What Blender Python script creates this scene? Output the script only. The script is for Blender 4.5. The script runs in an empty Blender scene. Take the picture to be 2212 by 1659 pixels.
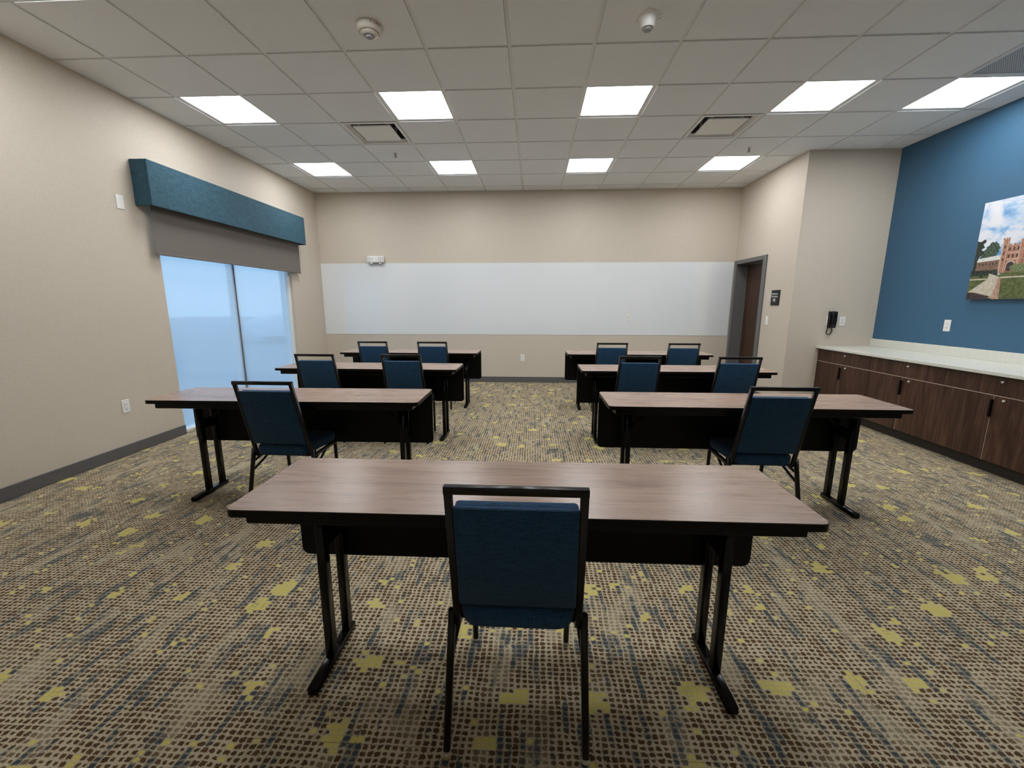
import bpy, bmesh, math, random
from mathutils import Vector, Matrix
random.seed(7)
scene = bpy.context.scene
COL = scene.collection
PI = math.pi

# ------------------------------------------------------------------ materials
class NT:
    """small helper around a node tree"""
    def __init__(s, name):
        s.m = bpy.data.materials.new(name); s.m.use_nodes = True
        s.t = s.m.node_tree; s.t.nodes.clear()
        s.out = s.t.nodes.new('ShaderNodeOutputMaterial')
    def n(s, typ, **kw):
        nd = s.t.nodes.new(typ)
        for k, v in kw.items(): setattr(nd, k, v)
        return nd
    def put(s, sock, v):
        if isinstance(v, bpy.types.NodeSocket): s.t.links.new(v, sock)
        elif isinstance(v, (tuple, list)) and len(v) == 3 and len(getattr(sock, 'default_value', (0,)*3)) == 4:
            sock.default_value = (*v, 1)
        else: sock.default_value = v
    def math(s, op, a, b=0.0, c=0.0):
        nd = s.n('ShaderNodeMath', operation=op)
        s.put(nd.inputs[0], a); s.put(nd.inputs[1], b); s.put(nd.inputs[2], c)
        return nd.outputs[0]
    def mix(s, f, a, b, blend='MIX'):
        nd = s.n('ShaderNodeMix', data_type='RGBA', blend_type=blend)
        s.put(nd.inputs[0], f); s.put(nd.inputs[6], a); s.put(nd.inputs[7], b)
        return nd.outputs[2]
    def coord(s, kind='Object'):
        return s.n('ShaderNodeTexCoord').outputs[kind]
    def mapping(s, v, scale=(1, 1, 1), loc=(0, 0, 0), rot=(0, 0, 0)):
        nd = s.n('ShaderNodeMapping'); s.put(nd.inputs['Vector'], v)
        nd.inputs['Scale'].default_value = scale; nd.inputs['Location'].default_value = loc
        nd.inputs['Rotation'].default_value = rot
        return nd.outputs[0]
    def noise(s, v, scale, detail=2.0, rough=0.5, dist=0.0):
        nd = s.n('ShaderNodeTexNoise'); s.put(nd.inputs['Vector'], v)
        nd.inputs['Scale'].default_value = scale; nd.inputs['Detail'].default_value = detail
        nd.inputs['Roughness'].default_value = rough; nd.inputs['Distortion'].default_value = dist
        return nd.outputs[0]
    def ramp(s, f, stops, interp='LINEAR'):
        nd = s.n('ShaderNodeValToRGB'); s.put(nd.inputs[0], f); cr = nd.color_ramp
        cr.interpolation = interp
        while len(cr.elements) < len(stops): cr.elements.new(0.5)
        for e, (p, c) in zip(cr.elements, stops):
            e.position = p; e.color = (*c, 1) if len(c) == 3 else c
        return nd.outputs[0]
    def sstep(s, x, lo, hi):
        nd = s.n('ShaderNodeMapRange', interpolation_type='SMOOTHSTEP')
        s.put(nd.inputs[0], x); nd.inputs[1].default_value = lo; nd.inputs[2].default_value = hi
        return nd.outputs[0]
    def bump(s, h, strength=0.3, dist=0.002):
        nd = s.n('ShaderNodeBump'); s.put(nd.inputs['Height'], h)
        nd.inputs['Strength'].default_value = strength; nd.inputs['Distance'].default_value = dist
        return nd.outputs[0]
    def principled(s, col, rough=0.5, metal=0.0, normal=None, spec=0.5, coat=0.0, sheen=0.0):
        p = s.n('ShaderNodeBsdfPrincipled')
        s.put(p.inputs['Base Color'], col); s.put(p.inputs['Roughness'], rough); s.put(p.inputs['Metallic'], metal)
        p.inputs['Specular IOR Level'].default_value = spec
        if coat: p.inputs['Coat Weight'].default_value = coat; p.inputs['Coat Roughness'].default_value = 0.1
        if sheen: p.inputs['Sheen Weight'].default_value = sheen
        if normal is not None: s.put(p.inputs['Normal'], normal)
        s.t.links.new(p.outputs[0], s.out.inputs[0])
        return s.m

def plain(name, col, rough=0.5, metal=0.0, spec=0.5, var=0.06, scale=30):
    k = NT(name); v = k.coord()
    n = k.noise(v, scale, 3)
    c = k.mix(n, tuple(x*(1-var) for x in col), tuple(min(1, x*(1+var)) for x in col))
    return k.principled(c, rough, metal, spec=spec)

def linen(name, col, amp=0.07, rough=0.75, scale=1.0, bump=0.25, spec=0.35, sheen=0.0):
    """woven / linen-embossed surface: thin threads both ways on all axes"""
    k = NT(name); v = k.coord()
    a = k.noise(k.mapping(v, (30*scale, 30*scale, 420*scale)), 1.0, 2)
    b = k.noise(k.mapping(v, (420*scale, 420*scale, 30*scale)), 1.0, 2)
    big = k.noise(v, 2.2, 2)
    s = k.math('ADD', a, b)
    f = k.sstep(s, 0.7, 1.3)
    f2 = k.math('ADD', k.math('MULTIPLY', f, 0.8), k.math('MULTIPLY', big, 0.2))
    c = k.mix(f2, tuple(x*(1-amp) for x in col), tuple(min(1, x*(1+amp)) for x in col))
    return k.principled(c, rough, normal=k.bump(s, bump, 0.0015), spec=spec, sheen=sheen)

def wood(name, dark, mid, light, axis, rough=0.35, coat=0.0, fine=1.0, randomize=True, spec=0.5):
    k = NT(name); v = k.coord()
    if randomize:
        r = k.n('ShaderNodeObjectInfo').outputs['Random']
        ad = k.n('ShaderNodeVectorMath', operation='ADD'); k.put(ad.inputs[0], v)
        cb = k.n('ShaderNodeCombineXYZ'); k.put(cb.inputs[0], k.math('MULTIPLY', r, 7)); k.put(cb.inputs[1], k.math('MULTIPLY', r, 13)); k.put(cb.inputs[2], k.math('MULTIPLY', r, 5))
        k.t.links.new(cb.outputs[0], ad.inputs[1]); v = ad.outputs[0]
    s1 = [13, 13, 13]; s1[axis] = 1.3
    s2 = [110*fine, 110*fine, 110*fine]; s2[axis] = 3.0
    s3 = [5, 5, 5]; s3[axis] = 0.5
    a = k.noise(k.mapping(v, s1), 1.0, 5, 0.6, 1.6)
    b = k.noise(k.mapping(v, s2), 1.0, 3, 0.6)
    c0 = k.noise(k.mapping(v, s3), 1.0, 2)
    f = k.math('ADD', k.math('ADD', k.math('MULTIPLY', a, 0.55), k.math('MULTIPLY', b, 0.3)), k.math('MULTIPLY', c0, 0.15))
    col = k.ramp(f, [(0.32, dark), (0.5, mid), (0.68, light)])
    rr = k.math('ADD', rough - 0.04, k.math('MULTIPLY', b, 0.08))
    return k.principled(col, rr, normal=k.bump(b, 0.06, 0.0008), coat=coat, spec=spec)

M = {}
M['wallpaper'] = linen('beige_linen_wallcovering', (0.572, 0.502, 0.418), 0.07, 0.6, 1.0, 0.25)
M['accent'] = linen('blue_accent_wallcovering', (0.043, 0.119, 0.205), 0.08, 0.5, 1.0, 0.25)
M['gloss_white'] = plain('dry_erase_surface', (0.765, 0.785, 0.80), 0.07, spec=1.0, var=0.01, scale=2)
M['gloss_white'].node_tree.nodes['Principled BSDF'].inputs['Coat Weight'].default_value = 0.8
M['base_grey'] = plain('grey_vinyl_base', (0.105, 0.10, 0.10), 0.5)
M['frame_grey'] = plain('grey_painted_steel', (0.125, 0.122, 0.12), 0.42)
M['white_plastic'] = plain('white_plastic', (0.78, 0.77, 0.74), 0.35, var=0.02)
M['off_plastic'] = plain('ivory_plastic', (0.68, 0.65, 0.58), 0.4, var=0.02)
M['slot_dark'] = plain('dark_slot', (0.06, 0.06, 0.06), 0.6)
M['slate_seal'] = plain('grey_blue_seal', (0.09, 0.11, 0.14), 0.5)
M['grey_plastic'] = plain('grey_plastic', (0.30, 0.30, 0.31), 0.4)
M['black_plastic'] = plain('black_plastic', (0.006, 0.006, 0.007), 0.35, spec=0.25)
M['red_print'] = plain('red_print', (0.35, 0.05, 0.02), 0.5)
M['white_print'] = plain('white_print', (0.8, 0.8, 0.82), 0.5)
M['black_steel'] = plain('black_powder_coat', (0.0045, 0.0040, 0.0038), 0.24, spec=0.24)
M['bronze_steel'] = plain('dark_bronze_powder_coat', (0.0065, 0.0050, 0.0042), 0.30, spec=0.38)
M['panel_black'] = plain('black_modesty_laminate', (0.003, 0.003, 0.0033), 0.5, spec=0.18)
M['edge_black'] = plain('black_edge_band', (0.005, 0.0042, 0.0038), 0.4, spec=0.18)
M['chrome'] = plain('brushed_nickel', (0.62, 0.60, 0.57), 0.22, 1.0)
M['lock_metal'] = plain('bright_lock_face', (0.86, 0.84, 0.80), 0.35, 0.4)
M['glide'] = plain('pale_nylon_glide', (0.62, 0.58, 0.5), 0.3, spec=0.6)
M['navy'] = linen('navy_woven_fabric', (0.0145, 0.056, 0.122), 0.42, 0.85, 0.9, 0.5, 0.2, 0.12)
M['cornice_fabric'] = linen('teal_blue_woven_fabric', (0.033, 0.084, 0.118), 0.42, 0.85, 0.55, 0.5)
M['shade_fabric'] = linen('taupe_shade_fabric', (0.155, 0.135, 0.12), 0.06, 0.8, 1.2, 0.2)
M['table_wood'] = wood('walnut_laminate', (0.175, 0.110, 0.081), (0.325, 0.215, 0.160), (0.40, 0.280, 0.222), 0, 0.28, fine=0.55, spec=0.5)
M['cab_wood'] = wood('dark_walnut_veneer', (0.019, 0.008, 0.0045), (0.056, 0.027, 0.0165), (0.125, 0.066, 0.043), 2, 0.45, spec=0.3)
M['door_wood'] = wood('dark_walnut_door', (0.030, 0.014, 0.009), (0.062, 0.031, 0.020), (0.10, 0.053, 0.036), 2, 0.45, spec=0.3)
M['carcass'] = plain('pale_cabinet_carcass', (0.62, 0.50, 0.40), 0.6)
M['toe'] = plain('black_toe_kick', (0.02, 0.014, 0.011), 0.5)

def counter_mat():
    k = NT('pale_quartz'); v = k.coord()
    n = k.noise(v, 160, 3); n2 = k.noise(v, 5, 3)
    c = k.mix(k.sstep(n, 0.42, 0.62), (0.62, 0.615, 0.545), (0.71, 0.705, 0.635))
    c = k.mix(k.math('MULTIPLY', n2, 0.25), c, (0.66, 0.66, 0.60))
    return k.principled(c, 0.22)
M['quartz'] = counter_mat()

def tile_mat():
    k = NT('mineral_fibre_tile'); v = k.coord()
    n = k.noise(v, 260, 3); n2 = k.noise(v, 1.6, 2)
    c = k.mix(k.sstep(n, 0.3, 0.7), (0.77, 0.795, 0.825), (0.865, 0.89, 0.92))
    c = k.mix(k.math('MULTIPLY', n2, 0.15), c, (0.78, 0.79, 0.80))
    return k.principled(c, 0.9, normal=k.bump(n, 0.15, 0.001), spec=0.2)
M['tile'] = tile_mat()
M['tbar'] = plain('white_t_bar', (0.74, 0.74, 0.735), 0.4, var=0.02)

def perforated_mat():
    k = NT('perforated_grey_metal'); v = k.mapping(k.coord(), (90, 90, 90), rot=(0, 0, PI/4))
    sp = k.n('ShaderNodeSeparateXYZ'); k.put(sp.inputs[0], v)
    fx = k.math('SUBTRACT', k.math('FRACT', sp.outputs[0]), 0.5); fy = k.math('SUBTRACT', k.math('FRACT', sp.outputs[1]), 0.5)
    r = k.math('SQRT', k.math('ADD', k.math('MULTIPLY', fx, fx), k.math('MULTIPLY', fy, fy)))
    c = k.mix(k.sstep(r, 0.26, 0.32), (0.05, 0.05, 0.055), (0.55, 0.55, 0.56))
    return k.principled(c, 0.5)
M['perforated'] = perforated_mat()

def glow_mat(name, col, strength):
    k = NT(name); e = k.n('ShaderNodeEmission'); k.put(e.inputs[0], col); e.inputs[1].default_value = strength
    k.t.links.new(e.outputs[0], k.out.inputs[0]); return k.m
LAMP = 18.5
M['diffuser'] = glow_mat('lit_diffuser', (0.97, 1.0, 1.02), LAMP)

def frosted_mat():
    k = NT('frosted_film_glass')
    tr = k.n('ShaderNodeBsdfTranslucent'); k.put(tr.inputs[0], (0.90, 0.94, 0.97))
    tp = k.n('ShaderNodeBsdfTransparent'); k.put(tp.inputs[0], (0.92, 0.96, 1.0))
    gl = k.n('ShaderNodeBsdfGlossy'); k.put(gl.inputs[0], (1, 1, 1)); gl.inputs['Roughness'].default_value = 0.08
    m1 = k.n('ShaderNodeMixShader'); m1.inputs[0].default_value = 0.56
    k.t.links.new(tr.outputs[0], m1.inputs[1]); k.t.links.new(tp.outputs[0], m1.inputs[2])
    fr = k.n('ShaderNodeFresnel'); fr.inputs[0].default_value = 1.35
    m2 = k.n('ShaderNodeMixShader'); k.put(m2.inputs[0], k.math('MULTIPLY', fr.outputs[0], 0.6))
    k.t.links.new(m1.outputs[0], m2.inputs[1]); k.t.links.new(gl.outputs[0], m2.inputs[2])
    k.t.links.new(m2.outputs[0], k.out.inputs[0]); return k.m
M['frosted'] = frosted_mat()

def carpet_mat():
    k = NT('patterned_carpet_tile'); v = k.coord()
    def warp(vec, scale, amt, ofs):
        nd = k.n('ShaderNodeTexNoise'); k.put(nd.inputs['Vector'], k.mapping(vec, loc=ofs))
        nd.inputs['Scale'].default_value = scale; nd.inputs['Detail'].default_value = 1
        sb = k.n('ShaderNodeVectorMath', operation='SUBTRACT'); k.put(sb.inputs[0], nd.outputs['Color']); sb.inputs[1].default_value = (0.5, 0.5, 0.5)
        sc = k.n('ShaderNodeVectorMath', operation='SCALE'); k.put(sc.inputs[0], sb.outputs[0]); sc.inputs['Scale'].default_value = amt
        ad = k.n('ShaderNodeVectorMath', operation='ADD'); k.put(ad.inputs[0], vec); k.put(ad.inputs[1], sc.outputs[0])
        return ad.outputs[0]
    w = warp(v, 9, 0.016, (0, 0, 0)); w = warp(w, 75, 0.010, (3, 1, 0)); w = warp(w, 330, 0.004, (5, 2, 0))
    sp = k.n('ShaderNodeSeparateXYZ'); k.put(sp.inputs[0], w)
    u = k.math('DIVIDE', sp.outputs[0], 0.0234); t = k.math('DIVIDE', sp.outputs[1], 0.0197)
    cu = k.math('FLOOR', u); ct = k.math('FLOOR', t)
    fu = k.math('ABSOLUTE', k.math('SUBTRACT', k.math('FRACT', u), 0.5)); ft = k.math('ABSOLUTE', k.math('SUBTRACT', k.math('FRACT', t), 0.5))
    r = k.math('POWER', k.math('ADD', k.math('POWER', fu, 3.0), k.math('POWER', ft, 3.0)), 1/3)
    def cellvec(a, b, z=0.0):
        c = k.n('ShaderNodeCombineXYZ'); k.put(c.inputs[0], a); k.put(c.inputs[1], b); k.put(c.inputs[2], z); return c.outputs[0]
    cell = cellvec(cu, ct)
    def white(vec):
        nd = k.n('ShaderNodeTexWhiteNoise', noise_dimensions='3D'); k.put(nd.inputs[0], vec); return nd.outputs[0]
    rnd = white(cell); rnd2 = white(cellvec(cu, ct, 5.0))
    pile0 = k.noise(v, 260, 2, 0.6)
    rad = k.math('ADD', 0.265, k.math('MULTIPLY', rnd2, 0.15))
    edge = k.math('SUBTRACT', r, rad)
    edge = k.math('ADD', edge, k.math('MULTIPLY', k.math('SUBTRACT', pile0, 0.5), 0.45))
    dot = k.math('SUBTRACT', 1.0, k.sstep(edge, -0.06, 0.07))
    pile = k.noise(v, 420, 3, 0.7); pile2 = k.noise(v, 1100, 2, 0.6)
    tan = k.mix(k.sstep(pile, 0.32, 0.68), (0.32, 0.262, 0.165), (0.74, 0.635, 0.455))
    big = k.noise(v, 3.0, 2)
    brown = k.mix(rnd, (0.040, 0.0195, 0.0065), (0.095, 0.050, 0.020))
    brown = k.mix(k.sstep(pile, 0.35, 0.75), brown, (0.15, 0.085, 0.038))
    # where the brown dots thin out
    fade = k.sstep(k.noise(k.mapping(cell, (0.16, 0.05, 1)), 1.0, 2), 0.30, 0.48)
    dotk = k.math('MULTIPLY', dot, k.math('ADD', 0.5, k.math('MULTIPLY', fade, 0.5)))
    col = k.mix(dotk, tan, brown)
    # slate streaks running along the room
    st = k.noise(k.mapping(cellvec(cu, t), (0.62, 0.085, 1)), 1.0, 1.5, 0.5)
    st2 = k.noise(k.mapping(cellvec(u, t), (0.9, 0.12, 1), loc=(7, 3, 0)), 1.0, 1.5, 0.5)
    stm = k.math('ADD', k.math('MULTIPLY', st, 0.7), k.math('MULTIPLY', st2, 0.3))
    streak = k.math('MULTIPLY', k.sstep(stm, 0.54, 0.585), k.math('ADD', 0.62, k.math('MULTIPLY', dot, 0.36)))
    streak = k.math('MULTIPLY', streak, k.sstep(pile, 0.28, 0.46))
    streak = k.math('MULTIPLY', streak, k.math('ADD', 0.5, k.math('MULTIPLY', k.math('GREATER_THAN', white(cellvec(cu, ct, 14.0)), 0.25), 0.5)))
    slate = k.mix(k.sstep(pile2, 0.35, 0.7), (0.018, 0.027, 0.036), (0.105, 0.132, 0.155))
    col = k.mix(streak, col, slate)
    # yellow clusters of a few tufts, and single yellow tufts
    vo = k.n('ShaderNodeTexVoronoi', voronoi_dimensions='2D', feature='F1')
    k.put(vo.inputs['Vector'], k.mapping(cell, (1/13.0, 1/15.0, 1), loc=(0.3, 0.7, 0)))
    vo.inputs['Scale'].default_value = 1.0; vo.inputs['Randomness'].default_value = 1.0
    sc_ = k.n('ShaderNodeSeparateColor'); k.put(sc_.inputs[0], vo.outputs['Color'])
    rad_ = k.math('ADD', 0.02, k.math('MULTIPLY', sc_.outputs[0], 0.15))
    dd = k.math('ADD', vo.outputs['Distance'], k.math('MULTIPLY', k.math('SUBTRACT', white(cellvec(cu, ct, 9.0)), 0.5), 0.11))
    ye = k.math('LESS_THAN', dd, rad_)
    ye = k.math('MULTIPLY', ye, k.math('SUBTRACT', 1.0, k.math('MULTIPLY', k.sstep(edge, 0.02, 0.14), 0.6)))
    one = k.math('MULTIPLY', k.math('GREATER_THAN', white(cellvec(cu, ct, 2.0)), 0.986), k.math('SUBTRACT', 1.0, k.sstep(edge, 0.04, 0.12)))
    yy = k.math('MAXIMUM', ye, one)
    yel = k.mix(k.sstep(pile, 0.3, 0.72), (0.44, 0.36, 0.07), (0.88, 0.77, 0.26))
    col = k.mix(yy, col, yel)
    col = k.mix(k.math('MULTIPLY', k.sstep(pile2, 0.35, 0.65), 0.22), col, (0.02, 0.015, 0.01))
    # tile seams, barely visible
    s0 = k.n('ShaderNodeSeparateXYZ'); k.put(s0.inputs[0], v)
    def seam(x, size, o):
        f = k.math('FRACT', k.math('ADD', k.math('DIVIDE', x, size), o)); return k.math('LESS_THAN', f, 0.0025/size)
    sm = k.math('MAXIMUM', seam(s0.outputs[0], 0.5, 0.21), seam(s0.outputs[1], 1.0, 0.37))
    col = k.mix(k.math('MULTIPLY', sm, 0.5), col, (0.03, 0.022, 0.015))
    h = k.math('ADD', pile, k.math('MULTIPLY', dot, -0.4))
    return k.principled(col, 0.95, normal=k.bump(h, 0.5, 0.004), spec=0.15)
M['carpet'] = carpet_mat()

# ------------------------------------------------------------------ mesh helpers
class B:
    """collects shapes; build() links them as ONE mesh object"""
    def __init__(s): s.bm = bmesh.new()
    def box(s, x0, x1, y0, y1, z0, z1, bev=0.0, seg=2, mi=0, mat=None):
        mtx = Matrix.Translation(((x0+x1)/2, (y0+y1)/2, (z0+z1)/2)) @ Matrix.Diagonal((abs(x1-x0), abs(y1-y0), abs(z1-z0), 1))
        g = bmesh.ops.create_cube(s.bm, size=1.0, matrix=mtx)
        vs = g['verts']; fs = {f for v in vs for f in v.link_faces}
        if bev > 0:
            es = list({e for v in vs for e in v.link_edges})
            r = bmesh.ops.bevel(s.bm, geom=es, offset=bev, segments=seg, profile=0.5, affect='EDGES')
            fs = set(r['faces']) | {f for f in fs if f.is_valid}
            vs = list({v for f in fs for v in f.verts})
        for f in fs: f.material_index = mi
        if mat is not None: bmesh.ops.transform(s.bm, matrix=mat, verts=vs)
        return vs
    def prism(s, pts, ext, mi=0):
        """polygon pts (3D, planar) extruded by the vector ext"""
        ext = Vector(ext); a = [s.bm.verts.new(p) for p in pts]; b = [s.bm.verts.new(Vector(p)+ext) for p in pts]
        n = len(pts); fs = [s.bm.faces.new(a[::-1]), s.bm.faces.new(b)]
        for i in range(n): fs.append(s.bm.faces.new((a[i], a[(i+1) % n], b[(i+1) % n], b[i])))
        for f in fs: f.material_index = mi
        return a + b
    def quad(s, pts, mi=0):
        f = s.bm.faces.new([s.bm.verts.new(p) for p in pts]); f.material_index = mi
    def lathe(s, prof, c=(0, 0, 0), n=32, mi=0, axis=None):
        """profile [(r,z)...] round z at c"""
        rings = []; c = Vector(c)
        q = Vector((0, 0, 1)).rotation_difference(Vector(axis)) if axis is not None else None
        def P(x, y, z):
            v = Vector((x, y, z)); v = q @ v if q else v
            return s.bm.verts.new(v + c)
        for r, z in prof:
            if r < 1e-6: rings.append([P(0, 0, z)])
            else: rings.append([P(r*math.cos(2*PI*i/n), r*math.sin(2*PI*i/n), z) for i in range(n)])
        for a, b in zip(rings, rings[1:]):
            for i in range(n):
                j = (i+1) % n
                if len(a) == 1 and len(b) == 1: continue
                if len(a) == 1: f = s.bm.faces.new((a[0], b[j], b[i]))
                elif len(b) == 1: f = s.bm.faces.new((a[i], a[j], b[0]))
                else: f = s.bm.faces.new((a[i], a[j], b[j], b[i]))
                f.material_index = mi; f.smooth = True
    def sweep(s, pts, w, h, up=(1, 0, 0), r=0.25, mi=0, taper=None):
        """rounded-rectangle tube along pts; w is measured along 'up', h across it"""
        pts = [Vector(p) for p in pts]; n = len(pts); rings = []
        sec = []
        for cx, cy, a0 in ((1, 1, 0), (-1, 1, 90), (-1, -1, 180), (1, -1, 270)):
            for a in (0, 45, 90):
                t = math.radians(a0+a)
                sec.append((cx*(0.5-r)+r*math.cos(t), cy*(0.5-r)+r*math.sin(t)))
        for i, p in enumerate(pts):
            if i == 0: d = pts[1]-pts[0]
            elif i == n-1: d = pts[-1]-pts[-2]
            else: d = (pts[i+1]-p).normalized() + (p-pts[i-1]).normalized()
            d.normalize(); U = Vector(up); U = (U - d*U.dot(d)).normalized(); V = d.cross(U)
            k = 1.0
            if 0 < i < n-1:
                c = (pts[i+1]-p).normalized().dot((p-pts[i-1]).normalized()); k = 1/max(0.6, math.sqrt((1+c)/2))
            tp = 1.0 if taper is None else taper[0] + (taper[1]-taper[0])*i/(n-1)
            rings.append([s.bm.verts.new(p + U*(w*tp*a) + V*(h*tp*b*k)) for a, b in sec])
        m = len(sec)
        for a, b in zip(rings, rings[1:]):
            for i in range(m):
                f = s.bm.faces.new((a[i], a[(i+1) % m], b[(i+1) % m], b[i])); f.material_index = mi; f.smooth = True
        f = s.bm.faces.new(rings[0][::-1]); f.material_index = mi
        f = s.bm.faces.new(rings[-1]); f.material_index = mi
    def build(s, name, mats, parent=None, smooth=False, loc=None):
        bmesh.ops.recalc_face_normals(s.bm, faces=s.bm.faces)
        if smooth:
            for f in s.bm.faces: f.smooth = True
        me = bpy.data.meshes.new(name); s.bm.to_mesh(me); s.bm.free()
        for m in (mats if isinstance(mats, (list, tuple)) else [mats]): me.materials.append(M[m] if isinstance(m, str) else m)
        o = bpy.data.objects.new(name, me); COL.objects.link(o)
        if parent is not None: o.parent = parent
        if loc is not None: o.location = loc
        if smooth:
            try:
                me.set_sharp_from_angle(angle=math.radians(40))
            except Exception: pass
        return o

def fillet(pts, r, n=5):
    """rounds the inner corners of a polyline"""
    pts = [Vector(p) for p in pts]; out = [pts[0]]
    for a, b, c in zip(pts, pts[1:], pts[2:]):
        u = (a-b); v = (c-b); k = min(r, u.length*0.45, v.length*0.45); u.normalize(); v.normalize()
        p, q = b+u*k, b+v*k
        for i in range(n+1):
            t = i/n; out.append(p*(1-t)**2 + b*(2*t*(1-t)) + q*t*t)
    out.append(pts[-1]); return out

def rrect(hx, hy, r, n=5):
    """rounded rectangle outline in xy"""
    o = []
    for cx, cy, a0 in ((hx-r, hy-r, 0), (-hx+r, hy-r, 90), (-hx+r, -hy+r, 180), (hx-r, -hy+r, 270)):
        for i in range(n+1):
            a = math.radians(a0+90*i/n); o.append((cx+r*math.cos(a), cy+r*math.sin(a)))
    return o

def tag(o, label, cat, group=None, kind=None):
    o['label'] = label; o['category'] = cat
    if group: o['group'] = group
    if kind: o['kind'] = kind
    return o
def thing(name, loc, label, cat, group=None, rz=0.0):
    o = bpy.data.objects.new(name, None); COL.objects.link(o); o.empty_display_size = 0.1
    o.location = loc; o.rotation_euler = (0, 0, rz)
    return tag(o, label, cat, group)
def structure(o, label=None, cat=None):
    o['kind'] = 'structure'
    if label: o['label'] = label
    if cat: o['category'] = cat
    return o
def children(o): return [c for c in bpy.data.objects if c.parent == o]
def copy_tree(o, parent=None):
    c = o.copy(); COL.objects.link(c); c.parent = parent
    for ch in children(o): copy_tree(ch, c)
    return c
def text_mesh(name, body, size, mat, parent, mtx, extrude=0.0004, align='CENTER'):
    cu = bpy.data.curves.new(name, 'FONT'); cu.body = body; cu.size = size; cu.align_x = align; cu.align_y = 'CENTER'
    cu.extrude = extrude
    tmp = bpy.data.objects.new('tmp_text', cu); COL.objects.link(tmp)
    dg = bpy.context.evaluated_depsgraph_get()
    me = bpy.data.meshes.new_from_object(tmp.evaluated_get(dg))
    bpy.data.objects.remove(tmp); bpy.data.curves.remove(cu)
    me.transform(mtx); me.name = name; me.materials.clear(); me.materials.append(M[mat])
    o = bpy.data.objects.new(name, me); COL.objects.link(o); o.parent = parent
    return o

# ------------------------------------------------------------------ room dimensions (metres)
H = 3.19; XL, XD, XR = -3.49, 3.49, 4.555; YB, YA, YF = 3.917, 2.245, -4.5
T = 0.6096; TH = 0.2
WY0, WY1, WZ0, WZ1 = 0.70, 3.0, 0.0, 2.30          # window opening in the left wall
DY0, DY1, DZ = 3.02, 3.825, 1.995                   # clear door opening

# floor
b = B(); b.box(XL-0.05, XR+0.05, YF-0.05, YB+0.05, -0.12, 0.0)
structure(b.build('floor', 'carpet'), 'patterned carpet floor in brown, tan, slate and yellow', 'floor')

# left wall with the window opening
b = B(); x0, x1 = XL-TH, XL
b.box(x0, x1, YF, WY0, 0, H+0.1); b.box(x0, x1, WY1, YB+TH, 0, H+0.1); b.box(x0, x1, WY0, WY1, WZ1, H+0.1)
structure(b.build('wall_left', 'wallpaper'), 'beige linen textured left wall around the frosted window', 'wall')
b = B(); b.box(XL, XD+TH, YB, YB+TH, 0, H+0.1)
structure(b.build('wall_back', 'wallpaper'), 'beige far wall behind the whiteboard', 'wall')
# entry wall with the door opening
b = B(); b.box(XD, XD+TH, YA+0.0, DY0-0.05, 0, H+0.1); b.box(XD, XD+TH, DY1+0.05, YB, 0, H+0.1); b.box(XD, XD+TH, DY0-0.05, DY1+0.05, DZ+0.05, H+0.1)
structure(b.build('wall_door', 'wallpaper'), 'narrow pale wall holding the door', 'wall')
b = B(); b.box(XD+TH, XR+TH, YA, YA+TH, 0, H+0.1)
structure(b.build('wall_alcove', 'wallpaper'), 'beige wall carrying the black telephone', 'wall')
b = B(); b.box(XR, XR+TH, YF, YA, 0, H+0.1)
structure(b.build('wall_right', 'accent'), 'blue accent wall above the counter', 'wall')
b = B(); b.box(XL-TH, XR+TH, YF-TH, YF, 0, H+0.1)
structure(b.build('wall_front', 'wallpaper'), 'beige wall behind the viewer', 'wall')

# baseboards
b = B(); b.box(XL, XL+0.012, YF, WY0, 0, 0.10, 0.003, 1); b.box(XL, XL+0.012, WY1, YB, 0, 0.10, 0.003, 1)
structure(b.build('baseboard_left', 'base_grey'))
b = B(); b.box(XL+0.012, XD-0.012, YB-0.012, YB, 0, 0.10, 0.003, 1)
structure(b.build('baseboard_back', 'base_grey'))
b = B(); b.box(XD-0.012, XD, YA, DY0-0.11, 0, 0.10, 0.003, 1)
structure(b.build('baseboard_door', 'base_grey'))
b = B(); b.box(XD, 3.9, YA-0.012, YA, 0, 0.10, 0.003, 1)
structure(b.build('baseboard_alcove', 'base_grey'))
b = B(); b.box(XR-0.012, XR, YF, -0.40, 0, 0.10, 0.003, 1)
structure(b.build('baseboard_right', 'base_grey'))

# ------------------------------------------------------------------ ceiling: lay-in tiles on a T-bar grid
LROWS = (4, 1, -2)
LCOLS = (-5, -2, 1, 4, 6)
lights = [(i, j) for j in LROWS for i in LCOLS if not (j == 4 and i == 6)]
vents = [(-3, 2), (3, 2)]; grille = (6, 0)
taken = set(lights) | set(vents) | {grille}
def inside_x1(y): return XR if y < YA - 0.01 else XD
b = B(); bar = B()
G = 0.0135
i0, i1 = math.floor(XL/T), math.ceil(XR/T); j0, j1 = math.floor(YF/T), math.ceil(YB/T)
for i in range(i0, i1):
    for j in range(j0, j1):
        if (i, j) in taken: continue
        ya, yb_ = max(j*T, YF), min((j+1)*T, YB); xa = max(i*T, XL)
        def tile(xb, p, q, gx, gp, gq):
            if xb-xa < 0.01 or q-p < 0.005: return
            b.box(xa+(G if xa > XL else 0), xb-gx, p+gp, q-gq, H-0.002, H+0.018)
        gp, gq = (G if ya > YF else 0), (G if yb_ < YB else 0)
        xg = (i+1)*T
        xf, xn = min(xg, XD), min(xg, XR)
        if ya < YA < yb_ and xg > XD:
            tile(xn, ya, YA, G if xg < XR else 0, gp, 0); tile(XD, YA, yb_, 0, 0, gq)
        elif yb_ <= YA: tile(xn, ya, yb_, G if xg < XR else 0, gp, gq)
        else: tile(xf, ya, yb_, G if xg < XD else 0, gp, gq)
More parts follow.
